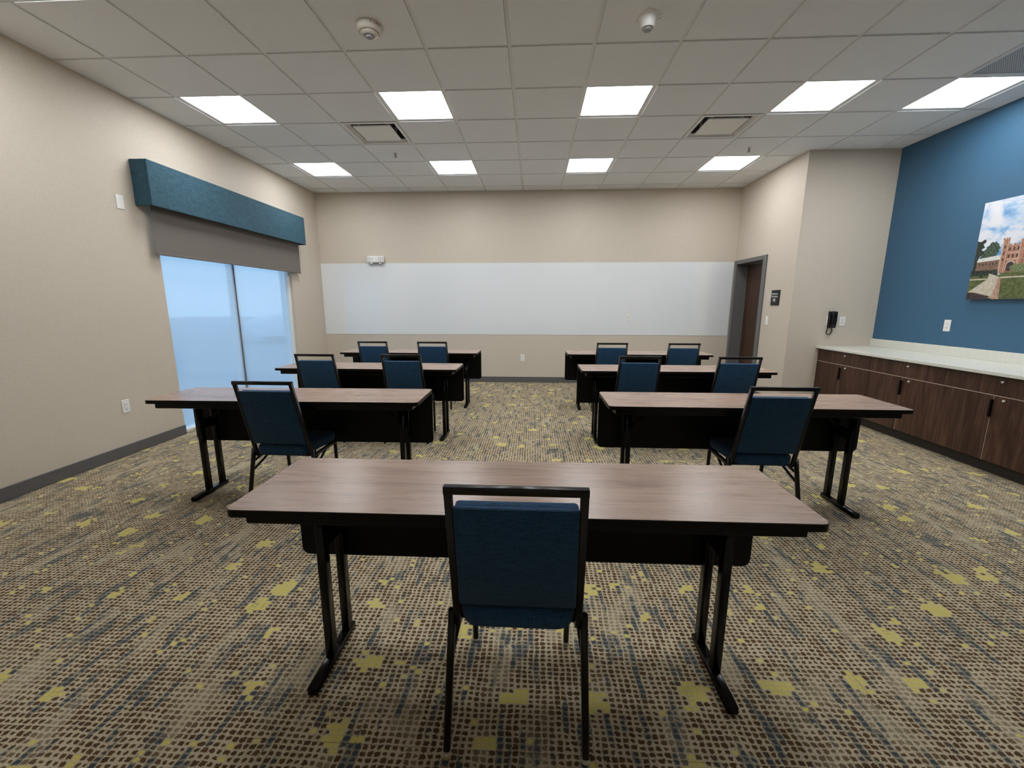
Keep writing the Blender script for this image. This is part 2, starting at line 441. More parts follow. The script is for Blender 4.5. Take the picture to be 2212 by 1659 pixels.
# closed deck above the tiles
b.box(XL-0.1, XR+0.1, YF-0.1, YB+0.1, H+0.16, H+0.2)
ceil = structure(b.build('ceiling', 'tile'), 'suspended ceiling of square white tiles', 'ceiling')
for i in range(i0+1, i1):
    x = i*T
    if x < XL or x > XR: continue
    yend = YB if x < XD else YA
    bar.box(x-0.012, x+0.012, YF, yend, H+0.006, H+0.010); bar.box(x-0.002, x+0.002, YF, yend, H+0.010, H+0.04)
for j in range(j0+1, j1):
    y = j*T
    if y < YF or y > YB: continue
    xe = inside_x1(y)
    bar.box(XL, xe, y-0.012, y+0.012, H+0.0063, H+0.0103); bar.box(XL, xe, y-0.002, y+0.002, H+0.0103, H+0.035)
bar.build('ceiling_grid', 'tbar', ceil)
# perimeter wall angle
b = B(); a = 0.022
b.box(XL, XL+a, YF, YB, H-0.001, H+0.003); b.box(XL, XD, YB-a, YB, H-0.001, H+0.003)
b.box(XD-a, XD, YA, YB, H-0.001, H+0.003); b.box(XD, XR, YA-a, YA, H-0.001, H+0.003); b.box(XR-a, XR, YF, YA, H-0.001, H+0.003)
structure(b.build('trim_1', 'tbar'))

# ceiling lights
def make_light():
    r = thing('ceiling_light', (0, 0, H), 'x', 'ceiling light', 'square ceiling light panels')
    f = B(); h = T/2-0.0125; w = 0.016
    f.box(-h, h, -h, -h+w, 0.0045, 0.02, 0.002, 1); f.box(-h, h, h-w, h, 0.0045, 0.02, 0.002, 1)
    f.box(-h, -h+w, -h+w, h-w, 0.0045, 0.02, 0.002, 1); f.box(h-w, h, -h+w, h-w, 0.0045, 0.02, 0.002, 1)
    f.box(-h, h, -h, h, 0.02, 0.06)
    f.build('frame', 'tbar', r)
    d = B(); k = h-w; d.box(-k, k, -k, k, 0.008, 0.014)
    d.build('diffuser', 'diffuser', r)
    return r
ll = {
    (-5, 4): 'square lit ceiling panel in the far row, above the far end of the window',
    (-2, 4): 'square lit ceiling panel in the far row, second from the window wall',
    (1, 4): 'square lit ceiling panel in the far row, third from the window wall',
    (4, 4): 'square lit ceiling panel in the far row, nearest the door',
    (-5, 1): 'square lit ceiling panel in the middle row, first from the window wall',
    (-2, 1): 'square lit ceiling panel in the middle row, second from the window wall',
    (1, 1): 'square lit ceiling panel in the middle row, third from the window wall',
    (4, 1): 'square lit ceiling panel in the middle row, fourth from the window wall',
    (6, 1): 'square lit ceiling panel in the middle row, beside the blue wall',
    (-5, -2): 'lit ceiling panel cut off at the top left corner of the photo',
}
L0 = make_light(); first = True
for (i, j) in lights:
    o = L0 if first else copy_tree(L0); first = False
    o.location = ((i+0.5)*T, (j+0.5)*T, H)
    if (i, j) in ll: o['label'] = ll[(i, j)]
    else: o['label'] = 'square ceiling panel in the %s row behind the view, %s from the window' % (
        {-2: 'next'}[j], {-5: 'first', -2: 'second', 1: 'third', 4: 'fourth', 6: 'fifth'}[i])

# supply vents
def make_vent():
    r = thing('ceiling_vent', (0, 0, H), 'x', 'ceiling vent', 'square ceiling air diffusers')
    f = B(); h = T/2-0.0125; q = 0.262
    for (xa, xb, ya, yb_) in ((-h, h, -h, -q), (-h, h, q, h), (-h, -q, -q, q), (q, h, -q, q)):
        f.box(xa, xb, ya, yb_, -0.004, 0.004)
    k = 0.238; z1 = 0.03; z2 = 0.12
    cs_ = ((-1, -1), (1, -1), (1, 1), (-1, 1))
    for p, s_ in zip(cs_, cs_[1:] + cs_[:1]):      # flared lip
        f.quad([(p[0]*q, p[1]*q, 0.0), (s_[0]*q, s_[1]*q, 0.0), (s_[0]*k, s_[1]*k, z1), (p[0]*k, p[1]*k, z1)])
    f.build('vent_frame', 'tbar', r)
    g = B()
    for p, s_ in zip(cs_, cs_[1:] + cs_[:1]):
        g.quad([(p[0]*k, p[1]*k, z1), (s_[0]*k, s_[1]*k, z1), (s_[0]*k, s_[1]*k, z2), (p[0]*k, p[1]*k, z2)])
    g.quad([(p[0]*k, p[1]*k, z2) for p in cs_]); g.build('duct', 'slot_dark', r)
    p = B(); p.box(-0.2, 0.2, -0.2, 0.2, -0.002, 0.012, 0.004, 2)
    for cx, cy in cs_: p.box(cx*0.15-0.01, cx*0.15+0.01, cy*0.15-0.01, cy*0.15+0.01, 0.012, z2)
    p.build('deflector_plate', 'white_plastic', r)
    return r
V0 = make_vent(); V0.location = ((-3+0.5)*T, 2.5*T, H); V0['label'] = 'square white ceiling air vent on the window side of the room'
V1 = copy_tree(V0); V1.location = (3.5*T, 2.5*T, H); V1['label'] = 'square white ceiling air vent on the door side, with dark slots showing'
# perforated return
gr = thing('return_grille', ((6.5)*T, 0.5*T, H), 'grey perforated return air grille in the ceiling near the blue wall', 'ceiling vent')
b = B(); h = T/2-0.0125
for (xa, xb, ya, yb_) in ((-h, h, -h, -h+0.035), (-h, h, h-0.035, h), (-h, -h+0.035, -h+0.035, h-0.035), (h-0.035, h, -h+0.035, h-0.035)):
    b.box(xa, xb, ya, yb_, -0.001, 0.006)
b.build('grille_frame', 'tbar', gr)
b = B(); b.box(-h+0.035, h-0.035, -h+0.035, h-0.035, 0.003, 0.008); b.build('perforated_plate', 'perforated', gr)

# sprinklers
def make_sprinkler():
    r = thing('ceiling_sprinkler', (0, 0, H), 'x', 'sprinkler', 'ceiling sprinkler heads')
    b = B(); b.lathe([(0.0, 0.004), (0.036, 0.004), (0.038, 0.001), (0.034, -0.004), (0.018, -0.007), (0.0, -0.007)]); b.build('escutcheon', 'white_plastic', r, True)
    b = B(); b.lathe([(0.0, -0.005), (0.010, -0.005), (0.010, -0.02), (0.005, -0.024), (0.005, -0.05), (0.0, -0.05)], n=16)
    b.sweep(fillet([(0.008, 0, -0.016), (0.015, 0, -0.032), (0.004, 0, -0.05)], 0.01), 0.004, 0.004, (0, 1, 0))
    b.sweep(fillet([(-0.008, 0, -0.016), (-0.015, 0, -0.032), (-0.004, 0, -0.05)], 0.01), 0.004, 0.004, (0, 1, 0))
    b.build('nozzle', 'grey_plastic', r, True)
    b = B(); b.lathe([(0.0, -0.05), (0.018, -0.05), (0.019, -0.052), (0.0, -0.053)], n=24); b.build('deflector', 'grey_plastic', r, True)
    return r
S0 = make_sprinkler(); S0.location = (-2.505*T, 3.47*T, H); S0['label'] = 'small sprinkler head hanging from the ceiling beside the window side vent'
S1 = copy_tree(S0); S1.location = (4.47*T, 3.5*T, H); S1['label'] = 'small sprinkler head in the ceiling beyond the door side vent'

# fire alarm on the ceiling
fd = thing('smoke_detector', (-1.52*T, -0.44*T, H), 'round white ceiling fire alarm lettered FIRE in red', 'alarm')
b = B(); b.lathe([(0.0, 0.003), (0.080, 0.003), (0.086, -0.002), (0.088, -0.012), (0.084, -0.030), (0.074, -0.042), (0.066, -0.045), (0.064, -0.042), (0.056, -0.042), (0.0, -0.042)], n=48)
b.build('housing', 'off_plastic', fd, True)
b = B(); b.lathe([(0.055, -0.0421), (0.060, -0.050), (0.050, -0.058), (0.036, -0.062), (0.030, -0.055), (0.0, -0.055)], n=40); b.build('sounder_ring', 'off_plastic', fd, True)
b = B(); b.lathe([(0.0, -0.050), (0.027, -0.054), (0.027, -0.064), (0.020, -0.074), (0.0, -0.078)], n=32); b.build('strobe_lens', 'grey_plastic', fd, True)
for k in range(4):
    ang = math.radians(-62 + k*13)
    rad = Vector((math.cos(ang), math.sin(ang), 0)); tng = Vector((-math.sin(ang), math.cos(ang), 0))
    nrm = (rad*0.98 + Vector((0, 0, -0.2))).normalized(); upv = nrm.cross(tng).normalized()
    mt = Matrix((tng, upv, nrm)).transposed().to_4x4()
    mt.translation = rad*0.0868 + Vector((0, 0, -0.0185))
    o = text_mesh('letter', 'FIRE'[k], 0.022, 'red_print', fd, mt, 0.0012)
    if k == 0: o['label'] = 'red letter F'
    else: o['label'] = 'red letter ' + 'FIRE'[k]
# occupancy sensor
oc = thing('ceiling_sensor', (1.50*T, -0.45*T, H), 'white ceiling motion sensor with round lens, right of the fire alarm', 'sensor')
b = B(); b.lathe([(0.0, 0.003), (0.072, 0.003), (0.075, -0.002), (0.072, -0.009), (0.0, -0.009)], n=40)
for a_ in (20, 140, 260):
    t_ = math.radians(a_); mt = Matrix.Rotation(t_, 4, 'Z')
    b.box(0.064, 0.084, -0.014, 0.014, -0.012, 0.002, 0.004, 2, mat=mt)
b.build('base_plate', 'white_plastic', oc, True)
b = B(); b.lathe([(0.060, -0.007), (0.055, -0.020), (0.047, -0.040), (0.044, -0.066), (0.040, -0.072), (0.033, -0.072), (0.031, -0.064), (0.0, -0.064)], n=40); b.build('housing', 'white_plastic', oc, True)
b = B(); b.lathe([(0.030, -0.064), (0.030, -0.078), (0.024, -0.084), (0.0, -0.086)], n=32); b.build('lens', 'grey_plastic', oc, True)

# ------------------------------------------------------------------ window
win = bpy.data.objects.new('window_1', None); COL.objects.link(win); win.location = (XL, WY0, 0)
structure(win, 'tall frosted two pane window behind the roller shade', 'window')
b = B(); fx0, fx1 = -0.13, -0.04; W = WY1-WY0
b.box(fx0, fx1, 0.0, 0.045, 0.0, WZ1, 0.003, 1); b.box(fx0, fx1, W-0.045, W, 0.0, WZ1, 0.003, 1)
b.box(fx0, fx1, 0.045, W-0.045, WZ1-0.05, WZ1, 0.003, 1); b.box(fx0, fx1, 0.045, W-0.045, 0.0, 0.03, 0.003, 1)
b.build('window_frame', 'white_plastic', win)
MY = 1.84-WY0
b = B(); b.box(-0.16, -0.092, MY-0.03, MY+0.03, 0.03, WZ1-0.05, 0.003, 1); b.build('mullion', 'white_plastic', win)
b = B(); b.box(-0.0855, -0.078, MY-0.007, MY+0.007, 0.03, WZ1-0.05); b.build('gasket', 'slate_seal', win)
b = B(); b.box(-0.085, -0.08, 0.045, MY-0.007, 0.03, WZ1-0.05); b.build('pane', 'frosted', win)
b = B(); b.box(-0.085, -0.08, MY+0.007, W-0.045, 0.03, WZ1-0.05); b.build('pane', 'frosted', win)

# cornice box
b = B(); y0, y1, z0, z1 = 0.515, 3.19, 2.252, 2.652; d = 0.165
cn = thing('window_cornice', (XL, y0, z0), 'long padded blue grey fabric cornice box above the window', 'cornice')
b.box(d-0.02, d, 0, y1-y0, 0, z1-z0, 0.006, 3); b.build('front_board', 'cornice_fabric', cn)
for yy in (0.0, y1-y0-0.02):
    b = B(); b.box(0.0, d-0.019, yy, yy+0.02, 0, z1-z0, 0.006, 3); b.build('end_board', 'cornice_fabric', cn)
b = B(); b.box(0.0, d-0.02, 0.02, y1-y0-0.02, z1-z0-0.02, z1-z0-0.001); b.build('top_board', 'cornice_fabric', cn)
# roller shade
b = B(); rs = thing('roller_blind', (XL+0.062, 0.605, 1.822), 'taupe roller shade lowered a third of the way over the frosted window', 'shade')
b.box(0.0, 0.001, 0, 2.545, 0.024, 0.60); b.build('shade_cloth', 'shade_fabric', rs)
b = B(); b.box(-0.001, -0.0002, 0, 2.545, 0.024, 0.60); b.build('bounce_backing', 'white_plastic', rs)['label'] = 'white layer added behind the shade to bounce window light onto the wall'  # added white reflector, throws window light onto the wall beside the cloth
b = B(); b.box(-0.006, 0.006, 0, 2.545, 0.0, 0.028, 0.004, 2); b.build('hem_bar', 'shade_fabric', rs)
b = B(); b.lathe([(0.0, 0), (0.025, 0), (0.025, 2.545), (0.0, 2.545)], c=(-0.02, 0, 0.62), n=20, axis=(0, 1, 0)); b.build('roller_tube', 'grey_plastic', rs, True)

# ------------------------------------------------------------------ wall plates: switches and outlets
def plate_parts(r, kind):
    """local frame: x across, z up, wall behind at y=0, facing -y"""
    b = B(); b.box(-0.036, 0.036, -0.006, 0.0, -0.06, 0.06, 0.0025, 2); b.build('cover_plate', 'white_plastic', r)
    if kind == 'switch':
        b = B(); b.box(-0.016, 0.016, -0.0095, -0.0055, -0.034, 0.034, 0.0015, 1); b.build('rocker', 'white_plastic', r)
    elif kind == 'outlet':
        b = B(); b.box(-0.0165, 0.0165, -0.0085, -0.0055, -0.034, 0.034, 0.0015, 1); b.build('receptacle', 'white_plastic', r)
        for sz in (0.019, -0.019):
            s_ = B()
            s_.box(-0.008, -0.0055, -0.0091, -0.0084, sz-0.004, sz+0.006); s_.box(0.0055, 0.008, -0.0091, -0.0084, sz-0.004, sz+0.005)
            s_.box(-0.0025, 0.0025, -0.0091, -0.0084, sz-0.0125, sz-0.0075)
            s_.build('socket', 'slot_dark', r)
    elif kind == 'blank':
        for sz in (0.042, -0.042):
            b = B(); b.lathe([(0.0, 0.0065), (0.0035, 0.0065), (0.0035, 0.005)], c=(0, 0, sz), n=12, axis=(0, -1, 0)); b.build('screw', 'white_plastic', r)
    elif kind == 'jack':
        b = B(); b.box(-0.012, 0.012, -0.009, -0.0055, 0.004, 0.026, 0.0015, 1); b.box(-0.012, 0.012, -0.009, -0.0055, -0.026, -0.004, 0.0015, 1); b.build('jack', 'off_plastic', r)
FACE = {'back': 0.0, 'left': PI/2, 'right': -PI/2}
def plate(name, loc, face, kind, label, cat):
    r = thing(name, loc, label, cat, 'white wall plates', FACE[face]); plate_parts(r, kind); return r
plate('wall_plate', (XL, 0.365, 2.25), 'left', 'blank', 'blank ivory wall plate high on the left wall beside the cornice', 'wall plate')
plate('wall_outlet', (XL, 0.099, 0.448), 'left', 'outlet', 'white outlet low on the left wall in front of the window', 'outlet')
plate('wall_outlet', (1.806, YB-0.004, 1.153), 'back', 'jack', 'white wall plate set into the whiteboard', 'wall plate')
plate('wall_outlet', (0.005, YB, 0.44), 'back', 'outlet', 'white outlet low on the far wall under the whiteboard', 'outlet')
plate('light_switch', (XD, 2.767, 1.135), 'right', 'switch', 'white light switch beside the door, under the black sign', 'switch')
plate('wall_outlet', (4.149, YA, 1.148), 'back', 'outlet', 'white outlet to the right of the black wall telephone', 'outlet')
plate('wall_outlet', (XR, 1.28, 1.142), 'right', 'outlet', 'white outlet on the blue wall under the picture', 'outlet')

# ------------------------------------------------------------------ whiteboard
b = B(); b.box(XL+0.004, XD-0.022, YB-0.004, YB, 0.84, 2.045, 0.001, 1)
tag(b.build('mounted_whiteboard', 'gloss_white'), 'glossy white writing surface spanning the far wall', 'whiteboard')

# emergency alarm unit on the back wall
em = thing('emergency_unit', (-2.50, YB, 2.105), 'small white vented alarm unit on the far wall at the whiteboard top', 'alarm')
b = B(); b.box(-0.14, 0.14, -0.065, 0.0, -0.052, 0.055, 0.012, 3); b.build('housing', 'white_plastic', em)
b = B()
for k in range(4): b.box(-0.130, -0.078, -0.0665, -0.0645, 0.034-k*0.024, 0.041-k*0.024, 0.001, 1)
b.build('vent_slots', 'grey_plastic', em)
b = B()
for q in range(2):
    for k in range(4): b.box(0.055+q*0.030, 0.068+q*0.030, -0.0665, -0.0645, 0.028-k*0.024, 0.040-k*0.024, 0.003, 1)
b.box(0.118, 0.124, -0.0665, -0.0645, -0.04, 0.04)
b.build('sounder_holes', 'grey_plastic', em)
b = B(); b.lathe([(0.0, 0.066), (0.010, 0.0655), (0.011, 0.063)], c=(-0.055, 0, 0.01), n=16, axis=(0, -1, 0)); b.build('indicator', 'grey_plastic', em)
for sx in (-0.075, 0.075):
    b = B(); b.lathe([(0.0, -0.075), (0.022, -0.074), (0.027, -0.066), (0.020, -0.052), (0.0, -0.050)], c=(sx, -0.035, 0), n=20); b.build('lamp_head', 'white_plastic', em, True)

# ------------------------------------------------------------------ door
dr = bpy.data.objects.new('door_1', None); COL.objects.link(dr); dr.location = (XD, DY0, 0)
structure(dr, 'dark walnut door in a grey steel frame', 'door')
b = B(); wd = DY1-DY0; fw = 0.075
# casing on the room face plus jamb lining
b.box(-0.018, 0.0, -fw-0.02, 0.0, 0, DZ+0.06, 0.004, 2); b.box(-0.018, 0.0, wd, wd+fw, 0, DZ+0.06, 0.004, 2); b.box(-0.018, 0.0, 0.0, wd, DZ, DZ+0.06, 0.004, 2)
b.box(0.0, TH+0.02, -0.045, 0.0, 0, DZ+0.045); b.box(0.0, TH+0.02, wd, wd+0.045, 0, DZ+0.045); b.box(0.0, TH+0.02, 0, wd, DZ, DZ+0.045)
b.box(0.145, 0.165, 0, 0.016, 0, DZ); b.box(0.145, 0.165, wd-0.016, wd, 0, DZ); b.box(0.145, 0.165, 0.016, wd-0.016, DZ-0.016, DZ)
b.build('door_frame', 'frame_grey', dr)
b = B(); b.box(0.167, 0.21, 0.004, wd-0.004, 0.008, DZ-0.004, 0.002, 1); b.build('door_leaf', 'door_wood', dr)
b = B(); b.lathe([(0.0, 0.0), (0.024, 0.0), (0.024, 0.014), (0.012, 0.018), (0.012, 0.026), (0.0, 0.026)], c=(0.167, 0.075, 1.50), n=20, axis=(-1, 0, 0)); b.build('deadbolt', 'lock_metal', dr, True)
b = B(); b.lathe([(0.0, 0.0), (0.028, 0.0), (0.028, 0.010), (0.010, 0.014), (0.010, 0.055), (0.0, 0.055)], c=(0.167, 0.075, 1.0), n=20, axis=(-1, 0, 0))
b.sweep(fillet([(0.115, 0.07, 1.0), (0.113, 0.19, 1.0), (0.125, 0.205, 1.0)], 0.01), 0.018, 0.014, (0, 0, 1), 0.4); b.build('door_handle', 'chrome', dr, True)
# corridor backing so that nothing shows round the leaf
b = B(); b.box(XD+TH+0.03, XD+TH+0.05, DY0-0.3, YB+TH, 0, 2.3); structure(b.build('wall_corridor', 'base_grey'))

# occupancy sign
sg = thing('occupancy_sign', (XD, 2.615, 1.45), 'small black occupancy sign with white lettering beside the door', 'sign', rz=-PI/2)
b = B(); b.box(-0.100, 0.100, -0.010, 0.0, -0.102, 0.102, 0.003, 2); b.build('sign_plate', 'black_plastic', sg)
R90 = Matrix.Rotation(PI/2, 4, 'X')
def put(x, z): m_ = R90.copy(); m_.translation = (x, -0.0104, z); return m_
text_mesh('lettering', 'Maximum', 0.036, 'white_print', sg, put(-0.012, 0.052))
text_mesh('lettering', 'Occupancy', 0.034, 'white_print', sg, put(-0.012, 0.018))
text_mesh('number', '90', 0.062, 'white_print', sg, put(-0.015, -0.035))

# telephone
ph = thing('wall_telephone', (4.0, YA, 1.17), 'black corded telephone hung on the beige wall above the counter end', 'telephone')
b = B(); b.box(-0.05, 0.022, -0.006, 0.0, -0.075, 0.045, 0.002, 1); b.build('wall_plate', 'white_plastic', ph)
b = B()
b.prism([(-0.034, -0.006, -0.105), (-0.034, -0.04, -0.105), (-0.034, -0.052, -0.02), (-0.034, -0.05, 0.10), (-0.034, -0.006, 0.105)], (0.085, 0, 0)); b.build('base', 'black_plastic', ph)
b = B(); b.sweep(fillet([(-0.012, -0.058, 0.095), (-0.012, -0.085, 0.075), (-0.012, -0.085, -0.055), (-0.012, -0.056, -0.085)], 0.03), 0.042, 0.026, (1, 0, 0), 0.3); b.build('handset', 'black_plastic', ph, True)
b = B()
cp = fillet([(-0.02, -0.055, -0.088), (-0.050, -0.045, -0.105), (-0.056, -0.035, -0.175), (-0.01, -0.03, -0.20), (0.022, -0.03, -0.150), (0.01, -0.03, -0.106)], 0.05, 8)
b.sweep(cp, 0.011, 0.011, (0, 1, 0), 0.49); b.build('cord', 'black_plastic', ph, True)

# ------------------------------------------------------------------ cabinets and counter along the blue wall
CX = 3.90; CT = 0.803
ys = [2.240, 1.362, 0.505, -0.355]
clab = ['dark walnut base cabinet at the beige wall end of the counter', 'dark walnut base cabinet in the middle under the white counter', 'dark walnut base cabinet nearest the viewer, under the hung picture']
for n_ in range(3):
    yb_, ya = ys[n_], ys[n_+1]
    r = thing('base_cabinet', (CX, ya, 0.0), clab[n_], 'cabinet', 'walnut base cabinets')
    w_ = yb_-ya
    if n_ == 2:
        b = B(); b.box(0.0, XR-CX-0.002, -0.018, -0.0005, 0.0, CT-0.001); b.build('end_panel', 'cab_wood', r)
    b = B(); b.box(0.019, XR-CX-0.002, 0.001, w_-0.001, 0.10, CT-0.001); b.build('carcass', 'carcass', r)
    b = B(); b.box(0.06, 0.08, 0.0, w_, 0.0, 0.10); b.build('toe_kick', 'toe', r)
    g = 0.0022
    dw = B(); dw.box(0.0, 0.018, g, w_-g, 0.646, CT-0.004, 0.0012, 1); D = dw.build('drawer', 'cab_wood', r)
    m = w_/2
    def lock(x, y, z, p):
        q = B(); q.lathe([(0.0, 0.010), (0.007, 0.010), (0.0095, 0.007), (0.0095, 0.0)], c=(x, y, z), n=20, axis=(-1, 0, 0)); q.build('lock', 'lock_metal', p, True)
    lock(0.0, m-0.045 if n_ else m-0.05, 0.757, D)
    d1 = B(); d1.box(0.0, 0.018, m+g, w_-g, 0.103, 0.640, 0.0012, 1); d1.build('door', 'cab_wood', r)
    d2 = B(); d2.box(0.0, 0.018, g, m-g, 0.103, 0.640, 0.0012, 1); d2 = d2.build('door', 'cab_wood', r)
    e_ = B(); e_.box(0.0025, 0.019, 0.004, w_-0.004, 0.6405, 0.6455); e_.box(0.0025, 0.019, m-0.0021, m+0.0021, 0.103, 0.64); e_.box(0.0025, 0.019, w_-0.0022, w_-0.0002, 0.103, 0.64); e_.build('edge_band', 'carcass', r)
    # edge pull in the gap, on the door away from the lock
    pl = B(); pl.box(-0.022, 0.004, m-0.006, m+0.006, 0.465, 0.612, 0.003, 2); pl.build('handle', 'black_plastic', d2)
    lock(0.0, m-0.08, 0.612, d2)
b = B()
b.box(3.868, XR, ys[-1]-0.03, YA-0.001, CT, CT+0.03, 0.003, 2)
ct = b.build('countertop', 'quartz'); tag(ct, 'long pale quartz countertop over the walnut cabinets', 'countertop')
b = B(); b.box(XR-0.02, XR-0.0005, ys[-1]-0.03, YA-0.001, CT+0.0302, CT+0.128, 0.002, 1); b.build('backsplash', 'quartz', ct)

# ------------------------------------------------------------------ canvas picture on the blue wall
PW, PH = 1.36, 0.905; PY, PZ = 1.095, 1.41       # left edge, bottom
pic = thing('canvas_picture', (XR, PY, PZ), 'large canvas print of a brick campus building with lawn and path', 'picture')
b = B(); b.box(-0.036, -0.001, -PW, 0, 0, PH, 0.003, 1); b.build('canvas', 'grey_plastic', pic)
def sky_mat():
    k = NT('printed_sky'); v = k.coord()
    n = k.noise(k.mapping(v, (1, 4.0, 6.5)), 1.0, 5, 0.55, 0.4)
    sp = k.n('ShaderNodeSeparateXYZ'); k.put(sp.inputs[0], v)
    c = k.ramp(n, [(0.38, (0.10, 0.27, 0.56)), (0.47, (0.36, 0.52, 0.72)), (0.54, (0.66, 0.68, 0.74)), (0.75, (0.78, 0.76, 0.77))])
    return k.principled(c, 0.6, spec=0.25)
M['p_sky'] = sky_mat()
def printed(name, c, c2, sc=60):
    k = NT(name); n = k.noise(k.coord(), sc, 4, 0.65); return k.principled(k.mix(k.sstep(n, 0.35, 0.65), c, c2), 0.6, spec=0.25)
PM = [('p_sky', None), ('p_tree', printed('printed_dark_tree', (0.012, 0.016, 0.014), (0.05, 0.065, 0.05))), ('p_tree2', printed('printed_green_tree', (0.025, 0.045, 0.03), (0.09, 0.13, 0.09))),
      ('p_roof', printed('printed_pale_roof', (0.55, 0.54, 0.52), (0.70, 0.69, 0.68))), ('p_brick', printed('printed_brick', (0.30, 0.13, 0.08), (0.48, 0.26, 0.18), 90)),
      ('p_stone', printed('printed_stone', (0.45, 0.33, 0.25), (0.60, 0.47, 0.37), 90)), ('p_dark', printed('printed_dark', (0.03, 0.022, 0.025), (0.07, 0.05, 0.05))),
      ('p_grass', printed('printed_lawn', (0.065, 0.085, 0.03), (0.13, 0.145, 0.06), 40)), ('p_path', printed('printed_path', (0.42, 0.37, 0.28), (0.58, 0.52, 0.42), 50)),
      ('p_edge', printed('printed_brick_edge', (0.30, 0.17, 0.12), (0.48, 0.32, 0.24), 60)), ('p_bush', printed('printed_bush', (0.09, 0.12, 0.05), (0.22, 0.25, 0.13), 70)),
      ('p_brown', printed('printed_far_house', (0.14, 0.08, 0.055), (0.26, 0.17, 0.12), 90))]
for k_, m_ in PM:
    if m_: M[k_] = m_
idx = {k_: i for i, (k_, _) in enumerate(PM)}
b = B(); lay = [0]
def poly(mat, pts):
    """pts: metres right of the left edge, metres below the top edge"""
    lay[0] += 1; x = -0.0361 - 0.00012*lay[0]
    b.quad([(x, -u, PH-v) for u, v in pts], idx[mat])
def blob(mat, cu, cv, ru, rv, n=26, jag=0.22):
    poly(mat, [(max(0.001, cu+ru*(1+random.uniform(-jag, jag))*math.cos(2*PI*i/n)), cv+rv*(1+random.uniform(-jag, jag))*math.sin(2*PI*i/n)) for i in range(n)])
def rect(mat, u0, u1, v0, v1): poly(mat, [(u0, v0), (u1, v0), (u1, v1), (u0, v1)])
S = PH
rect('p_sky', 0, PW, 0, 0.76*S)
blob('p_tree2', 0.150, 0.50*S, 0.062, 0.085*S)
blob('p_tree2', 0.095, 0.55*S, 0.05, 0.06*S)
poly('p_tree', [(0.001, 0.385*S), (0.03, 0.40*S), (0.07, 0.375*S), (0.085, 0.40*S), (0.06, 0.43*S), (0.08, 0.46*S), (0.05, 0.48*S), (0.09, 0.52*S), (0.045, 0.55*S), (0.03, 0.62*S), (0.03, 0.76*S), (0.001, 0.76*S)])
rect('p_brown', 0.03, 0.245, 0.60*S, 0.70*S)
poly('p_roof', [(0.038, 0.575*S), (0.24, 0.555*S), (0.245, 0.60*S), (0.03, 0.612*S)])
for k in range(6): rect('p_dark', 0.055+k*0.03, 0.066+k*0.03, 0.625*S, 0.648*S)
rect('p_brick', 0.285, 0.50, 0.47*S, 0.735*S)
rect('p_stone', 0.285, 0.50, 0.535*S, 0.545*S); rect('p_stone', 0.285, 0.50, 0.60*S, 0.61*S)
for k in range(6):
    rect('p_brick', 0.295+k*0.036, 0.313+k*0.036, 0.452*S, 0.471*S)
    for vv in (0.49, 0.56): rect('p_dark', 0.30+k*0.034, 0.313+k*0.034, vv*S, (vv+0.032)*S)
rect('p_brick', 0.238, 0.29, 0.41*S, 0.735*S); rect('p_stone', 0.238, 0.248, 0.41*S, 0.735*S); rect('p_stone', 0.282, 0.289, 0.43*S, 0.735*S)
for k in range(3): rect('p_brick', 0.237+k*0.021, 0.250+k*0.021, 0.392*S, 0.411*S)
for vv in (0.47, 0.53, 0.59): rect('p_dark', 0.258, 0.268, vv*S, (vv+0.03)*S)
rect('p_brick', 0.385, 0.425, 0.42*S, 0.735*S); rect('p_stone', 0.385, 0.393, 0.42*S, 0.735*S)
rect('p_brick', 0.50, 1.02, 0.52*S, 0.735*S); rect('p_roof', 0.50, 1.02, 0.49*S, 0.525*S)
for k in range(12): rect('p_dark', 0.52+k*0.042, 0.537+k*0.042, 0.57*S, 0.61*S)
poly('p_stone', [(0.298, 0.715*S)] + [(0.337-0.039*math.cos(PI*i/10), 0.665*S-0.045*S*math.sin(PI*i/10)) for i in range(11)] + [(0.376, 0.715*S)])
poly('p_dark', [(0.306, 0.715*S)] + [(0.337-0.031*math.cos(PI*i/10), 0.668*S-0.036*S*math.sin(PI*i/10)) for i in range(11)] + [(0.368, 0.715*S)])
blob('p_tree', 1.18, 0.55*S, 0.14, 0.2*S)
rect('p_tree', 0.0, 0.24, 0.70*S, 0.765*S)
rect('p_grass', 0.0, PW, 0.755*S, S)
for k in range(5): blob('p_bush', 0.375+k*0.05, 0.70*S, 0.035, 0.045*S)
rect('p_grass', 0.27, PW, 0.735*S, 0.775*S)
blob('p_tree', 0.10, 0.755*S, 0.018, 0.022*S)
rect('p_path', 0.0, 0.20, 0.785*S, 0.797*S); rect('p_path', 0.24, PW, 0.775*S, 0.79*S)
poly('p_path', [(0.175, 0.735*S), (0.225, 0.755*S), (0.265, 0.775*S), (0.245, 0.99*S), (0.01, 0.96*S), (0.01, 0.92*S), (0.17, 0.79*S)])
poly('p_edge', [(0.265, 0.775*S), (0.285, 0.785*S), (0.30, S), (0.225, S), (0.245, 0.9*S)])
poly('p_dark', [(0.0, 0.925*S), (0.05, 0.925*S), (0.20, 0.965*S), (0.225, 0.975*S), (0.19, 0.985*S), (0.25, S), (0.0, S)])
b.build('printed_image', [M[k_] for k_, _ in PM], pic)

